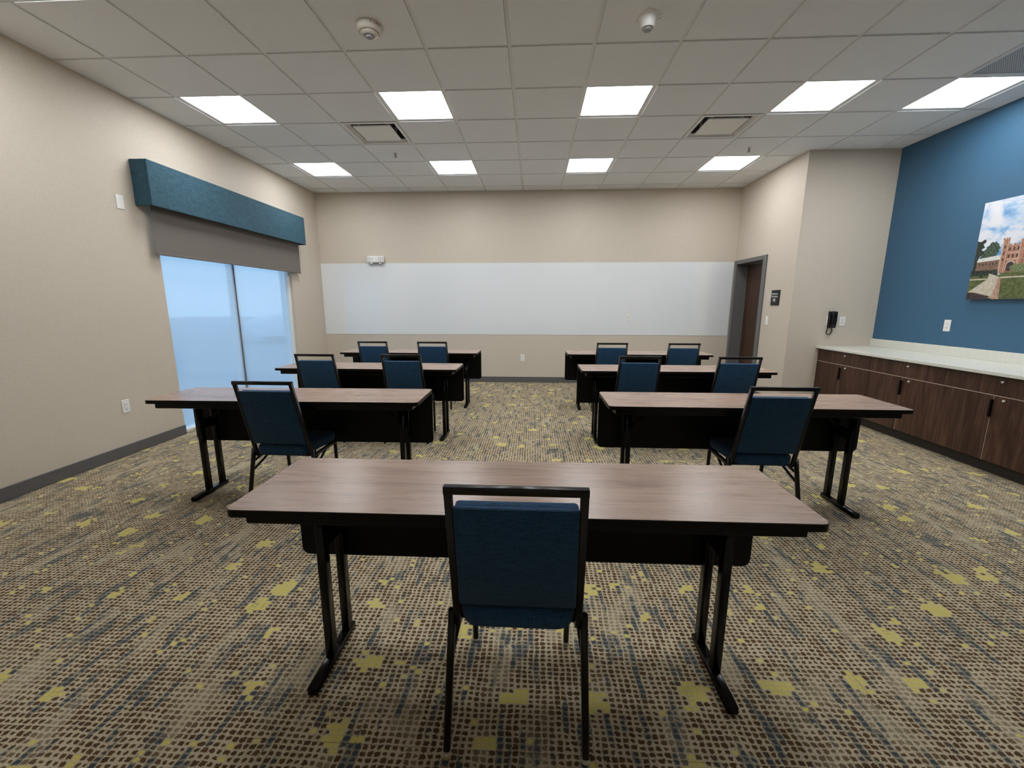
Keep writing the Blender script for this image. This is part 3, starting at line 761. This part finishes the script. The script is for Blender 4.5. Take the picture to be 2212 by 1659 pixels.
# ------------------------------------------------------------------ folding training tables
TZ = 0.743; TW, TD = 1.80, 0.446
def make_table():
    r = thing('training_table', (0, 0, 0), 'x', 'table', 'folding training tables')
    b = B(); pts = rrect(TW/2, TD/2, 0.028)
    # top surface slightly inside the edge band
    b.prism([(x, y, TZ-0.0012) for x, y in rrect(TW/2-0.002, TD/2-0.002, 0.027)], (0, 0, 0.0012))
    top = b.build('tabletop', 'table_wood', r)
    b = B(); b.prism([(x, y, TZ-0.024) for x, y in pts], (0, 0, 0.0227)); b.build('edge_band', 'edge_black', top)
    # apron rail under the top
    b = B(); hx, hy = TW/2-0.045, TD/2-0.032; z0, z1 = TZ-0.062, TZ-0.0245
    b.box(-hx, hx, -hy, -hy+0.02, z0, z1, 0.005, 2); b.box(-hx, hx, hy-0.02, hy, z0, z1, 0.005, 2)
    b.box(-hx, -hx+0.02, -hy+0.02, hy-0.02, z0, z1, 0.003, 1); b.box(hx-0.02, hx, -hy+0.02, hy-0.02, z0, z1, 0.003, 1)
    b.build('apron', 'black_steel', r)
    # modesty panel at the far edge, with rounded lower corners and a returned lip
    b = B(); zt, zb = TZ-0.03, 0.343; hw = 0.902; rc = 0.03; yy = 0.175
    pp = [(-hw, zt), (-hw, zb+rc)] + [(-hw+rc-rc*math.cos(PI/2*i/5), zb+rc-rc*math.sin(PI/2*i/5)) for i in range(1, 6)]
    pp += [(-x, z) for x, z in pp[::-1]]
    b.prism([(x, yy, z) for x, z in pp], (0, 0.016, 0))
    b.build('modesty_panel', 'panel_black', r)
    for sx in (-1, 1):
        x = sx*0.7235
        g = B()
        g.sweep([(x, 0.005, 0.026), (x, 0.005, TZ-0.05)], 0.032, 0.038, (1, 0, 0), 0.12)
        g.sweep([(x, 0.143, 0.026), (x, 0.143, TZ-0.05)], 0.032, 0.038, (1, 0, 0), 0.12)
        g.sweep([(x, -0.05, TZ-0.06), (x, 0.175, TZ-0.06)], 0.034, 0.03, (1, 0, 0), 0.12)
        leg = g.build('leg', 'black_steel', r)
        f = B(); f.sweep([(x, -0.146, 0.016), (x, 0.18, 0.016)], 0.036, 0.028, (1, 0, 0), 0.1); f.build('foot', 'black_steel', leg)
        for fy in (-0.12, 0.155):
            f = B(); f.lathe([(0.0, 0.0), (0.012, 0.0), (0.013, 0.004), (0.0, 0.004)], c=(x, fy, 0.0), n=14); f.build('glide', 'black_plastic', leg)
        # folding brace and lock plate
        k = B(); k.sweep([(x-sx*0.012, 0.06, TZ-0.225), (x-sx*0.20, 0.06, TZ-0.055)], 0.022, 0.008, (0, 1, 0), 0.1)
        k.box(min(x-sx*0.02, x-sx*0.006), max(x-sx*0.02, x-sx*0.006), 0.005, 0.14, TZ-0.26, TZ-0.19, 0.002, 1)
        k.box(min(x-sx*0.24, x-sx*0.17), max(x-sx*0.24, x-sx*0.17), 0.03, 0.09, TZ-0.06, TZ-0.0245)
        k.build('brace', 'black_steel', r)
    return r
tables = [
    ((0.155, -2.066), 0.2, 'walnut topped training table nearest the viewer, alone in the centre'),
    ((-1.44, -0.651), 1.0, 'walnut topped training table, nearest of the left column, catching blue window light'),
    ((1.566, -0.666), 0.0, 'walnut topped training table, nearest of the right column, beside the cabinets'),
    ((-1.439, 0.74), -0.2, 'walnut topped training table, middle of the left column'),
    ((1.556, 0.74), 0.2, 'walnut topped training table, middle of the right column'),
    ((-1.423, 2.12), -0.4, 'walnut topped training table farthest back on the window side'),
    ((1.528, 2.09), 0.2, 'walnut topped training table farthest back on the door side'),
]
T0 = make_table(); tb = [T0] + [copy_tree(T0) for _ in tables[1:]]
for o, ((x, y), a_, lab) in zip(tb, tables):
    o.location = (x, y, 0); o.rotation_euler = (0, 0, math.radians(a_)); o['label'] = lab

# ------------------------------------------------------------------ banquet chairs (local: back at -y, seat towards +y)
def cushion(b, w0, w1, y0, y1, z0, z1, r, crown, n=10):
    """soft pad: plan tapers from w0 (rear) to w1 (front), rounded edges and a crowned top"""
    layers = [(z0, -r*0.9), (z0+0.006, -0.004), (z0+(z1-z0)*0.35, 0.0), (z1-r, 0.0), (z1-r*0.45, -r*0.18), (z1-r*0.12, -r*0.55), (z1, -r*1.1)]
    cy, hy = (y0+y1)/2, (y1-y0)/2; rings = []
    for z, ins in layers:
        ring = []
        for (x, y) in rrect(1.0, 1.0, 0.3, n):
            hw = (w0 + (w1-w0)*(y+1)/2)/2
            ring.append(b.bm.verts.new((x*(hw+ins), cy + y*(hy+ins), z)))
        rings.append(ring)
    m = len(rings[0])
    for a_, c_ in zip(rings, rings[1:]):
        for i in range(m): b.bm.faces.new((a_[i], a_[(i+1) % m], c_[(i+1) % m], c_[i])).smooth = True
    b.bm.faces.new(rings[0][::-1])
    # crowned top in concentric rings
    prev = rings[-1]
    for s, zz in ((0.72, crown*0.55), (0.4, crown*0.9)):
        ring = [b.bm.verts.new((v.co.x*s, cy+(v.co.y-cy)*s, z1+zz)) for v in rings[-1]]
        for i in range(m): b.bm.faces.new((prev[i], prev[(i+1) % m], ring[(i+1) % m], ring[i])).smooth = True
        prev = ring
    c = b.bm.verts.new((0, cy, z1+crown))
    for i in range(m): b.bm.faces.new((prev[i], prev[(i+1) % m], c)).smooth = True
CH = 0.898; LEAN = 0.16
def make_chair():
    r = thing('banquet_chair', (0, 0, 0), 'x', 'chair', 'blue banquet chairs')
    tb_ = 0.022
    xt, xb = 0.188-tb_/2, 0.2005-tb_/2
    # one bent tube per side: back post, seat rail, front leg
    b = B(); zc = CH-tb_/2; sr = 0.366
    for s in (-1, 1):
        p = fillet([(s*xt, -LEAN, zc), (s*xb, -0.012, sr+0.02), (s*xb, 0.0, sr), (s*(xb-0.004), 0.285, sr)], 0.035, 5)
        b.sweep(p, tb_, tb_, (1, 0, 0), 0.22)
    b.sweep([(-xt-tb_/2+0.0005, -LEAN, zc), (xt+tb_/2-0.0005, -LEAN, zc)], tb_, tb_, (0, 0, 1), 0.12)
    b.sweep([(-xb, 0.26, sr), (xb, 0.26, sr)], 0.02, 0.02, (0, 0, 1), 0.25)
    b.sweep([(-xb, 0.03, sr), (xb, 0.03, sr)], 0.02, 0.02, (0, 0, 1), 0.25)
    b.build('frame', 'bronze_steel', r)
    for s in (-1, 1):
        g = B(); fp = fillet([(s*(xb-0.004), 0.275, sr), (s*(xb-0.004), 0.312, sr-0.006), (s*(xb-0.006), 0.325, 0.016)], 0.04, 5)
        g.sweep(fp, 0.024, 0.024, (1, 0, 0), 0.3, taper=(1, 0.9)); lg = g.build('leg', 'bronze_steel', r)
        q = B(); q.lathe([(0.0, 0.0), (0.008, 0.001), (0.0125, 0.006), (0.0125, 0.017), (0.0, 0.017)], c=(s*(xb-0.006), 0.325, 0.0), n=18); q.build('glide', 'glide', lg, True)
        g = B(); g.sweep([(s*0.205, -0.014, 0.418), (s*0.2065, -0.040, 0.32), (s*0.2112, -0.122, 0.016)], 0.024, 0.026, (1, 0, 0), 0.3, taper=(1, 0.9)); lg = g.build('leg', 'bronze_steel', r)
        q = B(); q.lathe([(0.0, 0.0), (0.008, 0.001), (0.0125, 0.006), (0.0125, 0.017), (0.0, 0.017)], c=(s*0.2112, -0.125, 0.0), n=18); q.build('glide', 'glide', lg, True)
        # two thin struts from the rear leg up to the rail
        g = B(); g.sweep([(s*0.204, -0.034, 0.335), (s*0.188, 0.09, sr)], 0.013, 0.013, (1, 0, 0), 0.3)
        g.sweep([(s*0.206, -0.050, 0.275), (s*0.188, 0.19, sr)], 0.013, 0.013, (1, 0, 0), 0.3); g.build('strut', 'bronze_steel', r)
    b = B(); cushion(b, 0.346, 0.405, -0.052, 0.33, 0.383, 0.450, 0.022, 0.012); b.build('seat', 'navy', r, True)
    # back pad between the posts, built upright then leaned
    b = B(); hh = 0.395
    ang = math.atan2(LEAN-0.012, zc-sr-0.02)
    fr = Matrix.Translation((0, -0.014 - (LEAN-0.012)*(0.464-sr-0.02)/(zc-sr-0.02), 0.464)) @ Matrix.Rotation(ang, 4, 'X')
    vs0 = set(b.bm.verts)
    ht, hb = xt-tb_/2+0.0005, xb-tb_/2-0.0015
    def taper(bm):
        for v in bm.verts: v.co.x *= (hb + (ht-hb)*max(0, min(1, v.co.z/hh)))/ht
    # rear upholstered panel
    b.box(-ht, ht, -0.0115, 0.004, 0.0, hh-0.009, 0.005, 2); taper(b.bm)
    bmesh.ops.transform(b.bm, matrix=fr, verts=b.bm.verts)
    back = b.build('backrest', 'navy', r, True)
    b = B()
    b.box(-ht, ht, 0.004, 0.036, 0.004, hh-0.018, 0.010, 4); taper(b.bm)
    for v in b.bm.verts:       # slight crown on the sitter's side
        if v.co.y > 0.026: v.co.y += 0.008*(1-(v.co.x/hb)**2)
    bmesh.ops.transform(b.bm, matrix=fr, verts=b.bm.verts)
    b.build('back_cushion', 'navy', back, True)
    return r
# (x, y) of the middle of the top bar, turn in degrees, label
chairs = [
    ((0.155, -2.422), -0.2, 'blue banquet chair nearest the viewer, at the single front table'),
    ((-1.447, -0.999), -0.5, 'blue banquet chair alone at the nearest table on the window side'),
    ((1.622, -1.012), -0.5, 'blue banquet chair alone at the nearest table on the cabinet side'),
    ((-1.864, 0.41), 0, 'blue banquet chair at the middle left table, window end'),
    ((-1.035, 0.41), 0.5, 'blue banquet chair at the middle left table, aisle end'),
    ((1.164, 0.41), 0, 'blue banquet chair at the middle right table, aisle end'),
    ((2.046, 0.41), -0.3, 'blue banquet chair at the middle right table, cabinet end'),
    ((-1.834, 1.79), 0, 'blue banquet chair at the farthest left table, window end'),
    ((-1.073, 1.79), 0, 'blue banquet chair at the farthest left table, aisle end'),
    ((1.157, 1.76), 0.4, 'blue banquet chair at the farthest right table, aisle end'),
    ((2.02, 1.76), -0.2, 'blue banquet chair at the farthest right table, door end'),
]
C0 = make_chair(); cs = [C0] + [copy_tree(C0) for _ in chairs[1:]]
for o, ((x, y), a_, lab) in zip(cs, chairs):
    t_ = math.radians(a_)
    o.location = (x - math.sin(t_)*LEAN, y + math.cos(t_)*LEAN, 0); o.rotation_euler = (0, 0, t_); o['label'] = lab

# ------------------------------------------------------------------ outside the frosted window: pavement and a parked white car
k = NT('pale_concrete'); M['concrete'] = k.principled(k.mix(k.noise(k.coord(), 3, 4), (0.25, 0.255, 0.26), (0.32, 0.325, 0.33)), 0.9)
b = B(); b.box(-40, XL-TH-0.01, -25, 45, -0.25, -0.12); structure(b.build('ground', 'concrete'), 'pale pavement outside the frosted window', 'ground')
M['car_white'] = plain('white_car_paint', (0.82, 0.83, 0.85), 0.25, var=0.01)
M['car_glass'] = plain('dark_car_glass', (0.10, 0.12, 0.14), 0.15)
car = thing('parked_car', (-10.7, 12.1, -0.12), 'white car parked outside, blurred behind the right frosted pane', 'car', None, math.radians(-50))
prof = [(0.05, 0.30), (0.0, 0.55), (0.06, 0.78), (0.35, 0.92), (0.95, 1.02), (1.25, 1.12), (1.75, 1.36), (2.2, 1.44), (2.9, 1.44), (3.5, 1.34), (4.05, 1.06), (4.35, 1.0), (4.45, 0.72), (4.40, 0.32)]
b = B(); rings = []
for (xx, k1, k2) in ((-0.90, 0.93, 0.90), (-0.82, 1.0, 1.0), (0.82, 1.0, 1.0), (0.90, 0.93, 0.90)):
    rings.append([b.bm.verts.new((xx*(1.0 if z < 0.95 else 0.86), 2.2+(y-2.2)*k1, 0.3+(z-0.3)*(k2 if z > 0.9 else 1))) for y, z in prof])
m = len(prof)
for a_, c_ in zip(rings, rings[1:]):
    for i in range(m): b.bm.faces.new((a_[i], a_[(i+1) % m], c_[(i+1) % m], c_[i]))
b.bm.faces.new(rings[0]); b.bm.faces.new(rings[-1][::-1])
b.build('body', 'car_white', car, True)
b = B()
for s in (-1, 1): b.prism([(s*0.785, 1.45, 1.06), (s*0.785, 1.95, 1.33), (s*0.785, 2.9, 1.34), (s*0.785, 3.6, 1.06)], (s*0.02, 0, 0))
b.build('side_windows', 'car_glass', car)
for s in (-1, 1):
    for yy in (0.88, 3.5):
        b = B(); b.lathe([(0.0, -0.09), (0.2, -0.1), (0.32, -0.09), (0.33, 0.0), (0.32, 0.09), (0.2, 0.1), (0.0, 0.09)], c=(s*0.80, yy, 0.33), n=28, axis=(1, 0, 0)); b.build('wheel', 'black_plastic', car, True)

# ------------------------------------------------------------------ world, camera, view
w = bpy.data.worlds.new('overcast_sky'); scene.world = w; w.use_nodes = True
nt = w.node_tree; nt.nodes.clear()
out = nt.nodes.new('ShaderNodeOutputWorld'); bg = nt.nodes.new('ShaderNodeBackground')
tc = nt.nodes.new('ShaderNodeTexCoord'); sp = nt.nodes.new('ShaderNodeSeparateXYZ'); cr = nt.nodes.new('ShaderNodeValToRGB')
nt.links.new(tc.outputs['Generated'], sp.inputs[0]); nt.links.new(sp.outputs[2], cr.inputs[0])
cr.color_ramp.elements[0].position = 0.0; cr.color_ramp.elements[0].color = (0.52, 0.78, 1.0, 1)
cr.color_ramp.elements[1].position = 0.6; cr.color_ramp.elements[1].color = (0.36, 0.64, 1.0, 1)
nt.links.new(cr.outputs[0], bg.inputs[0]); bg.inputs[1].default_value = 1.68
nt.links.new(bg.outputs[0], out.inputs[0])

cam = bpy.data.cameras.new('camera'); co = bpy.data.objects.new('camera', cam); COL.objects.link(co)
cam.sensor_fit = 'HORIZONTAL'; cam.sensor_width = 36.0; cam.lens = 911.05/2212*36.0; cam.clip_start = 0.02
yaw, pitch, roll = -0.0509628507, -0.186734717, 0.000963639
fwd = Vector((math.sin(yaw)*math.cos(pitch), math.cos(yaw)*math.cos(pitch), math.sin(pitch)))
rt = Vector((math.cos(yaw), -math.sin(yaw), 0)); up = rt.cross(fwd)
r2 = rt*math.cos(roll) + up*math.sin(roll); u2 = -rt*math.sin(roll) + up*math.cos(roll)
mt = Matrix((r2, u2, -fwd)).transposed().to_4x4(); mt.translation = (0.19666, -3.43504, 1.35816)
co.matrix_world = mt
scene.camera = co
vs = scene.view_settings
scene.display_settings.display_device = 'sRGB'
vs.view_transform = 'Standard'; vs.look = 'None'; vs.gamma = 1.0; vs.use_curve_mapping = False
vs.exposure = 0.0
scene.cycles.max_bounces = 12; scene.cycles.diffuse_bounces = 6; scene.cycles.transparent_max_bounces = 12
scene.cycles.sample_clamp_indirect = 8.0
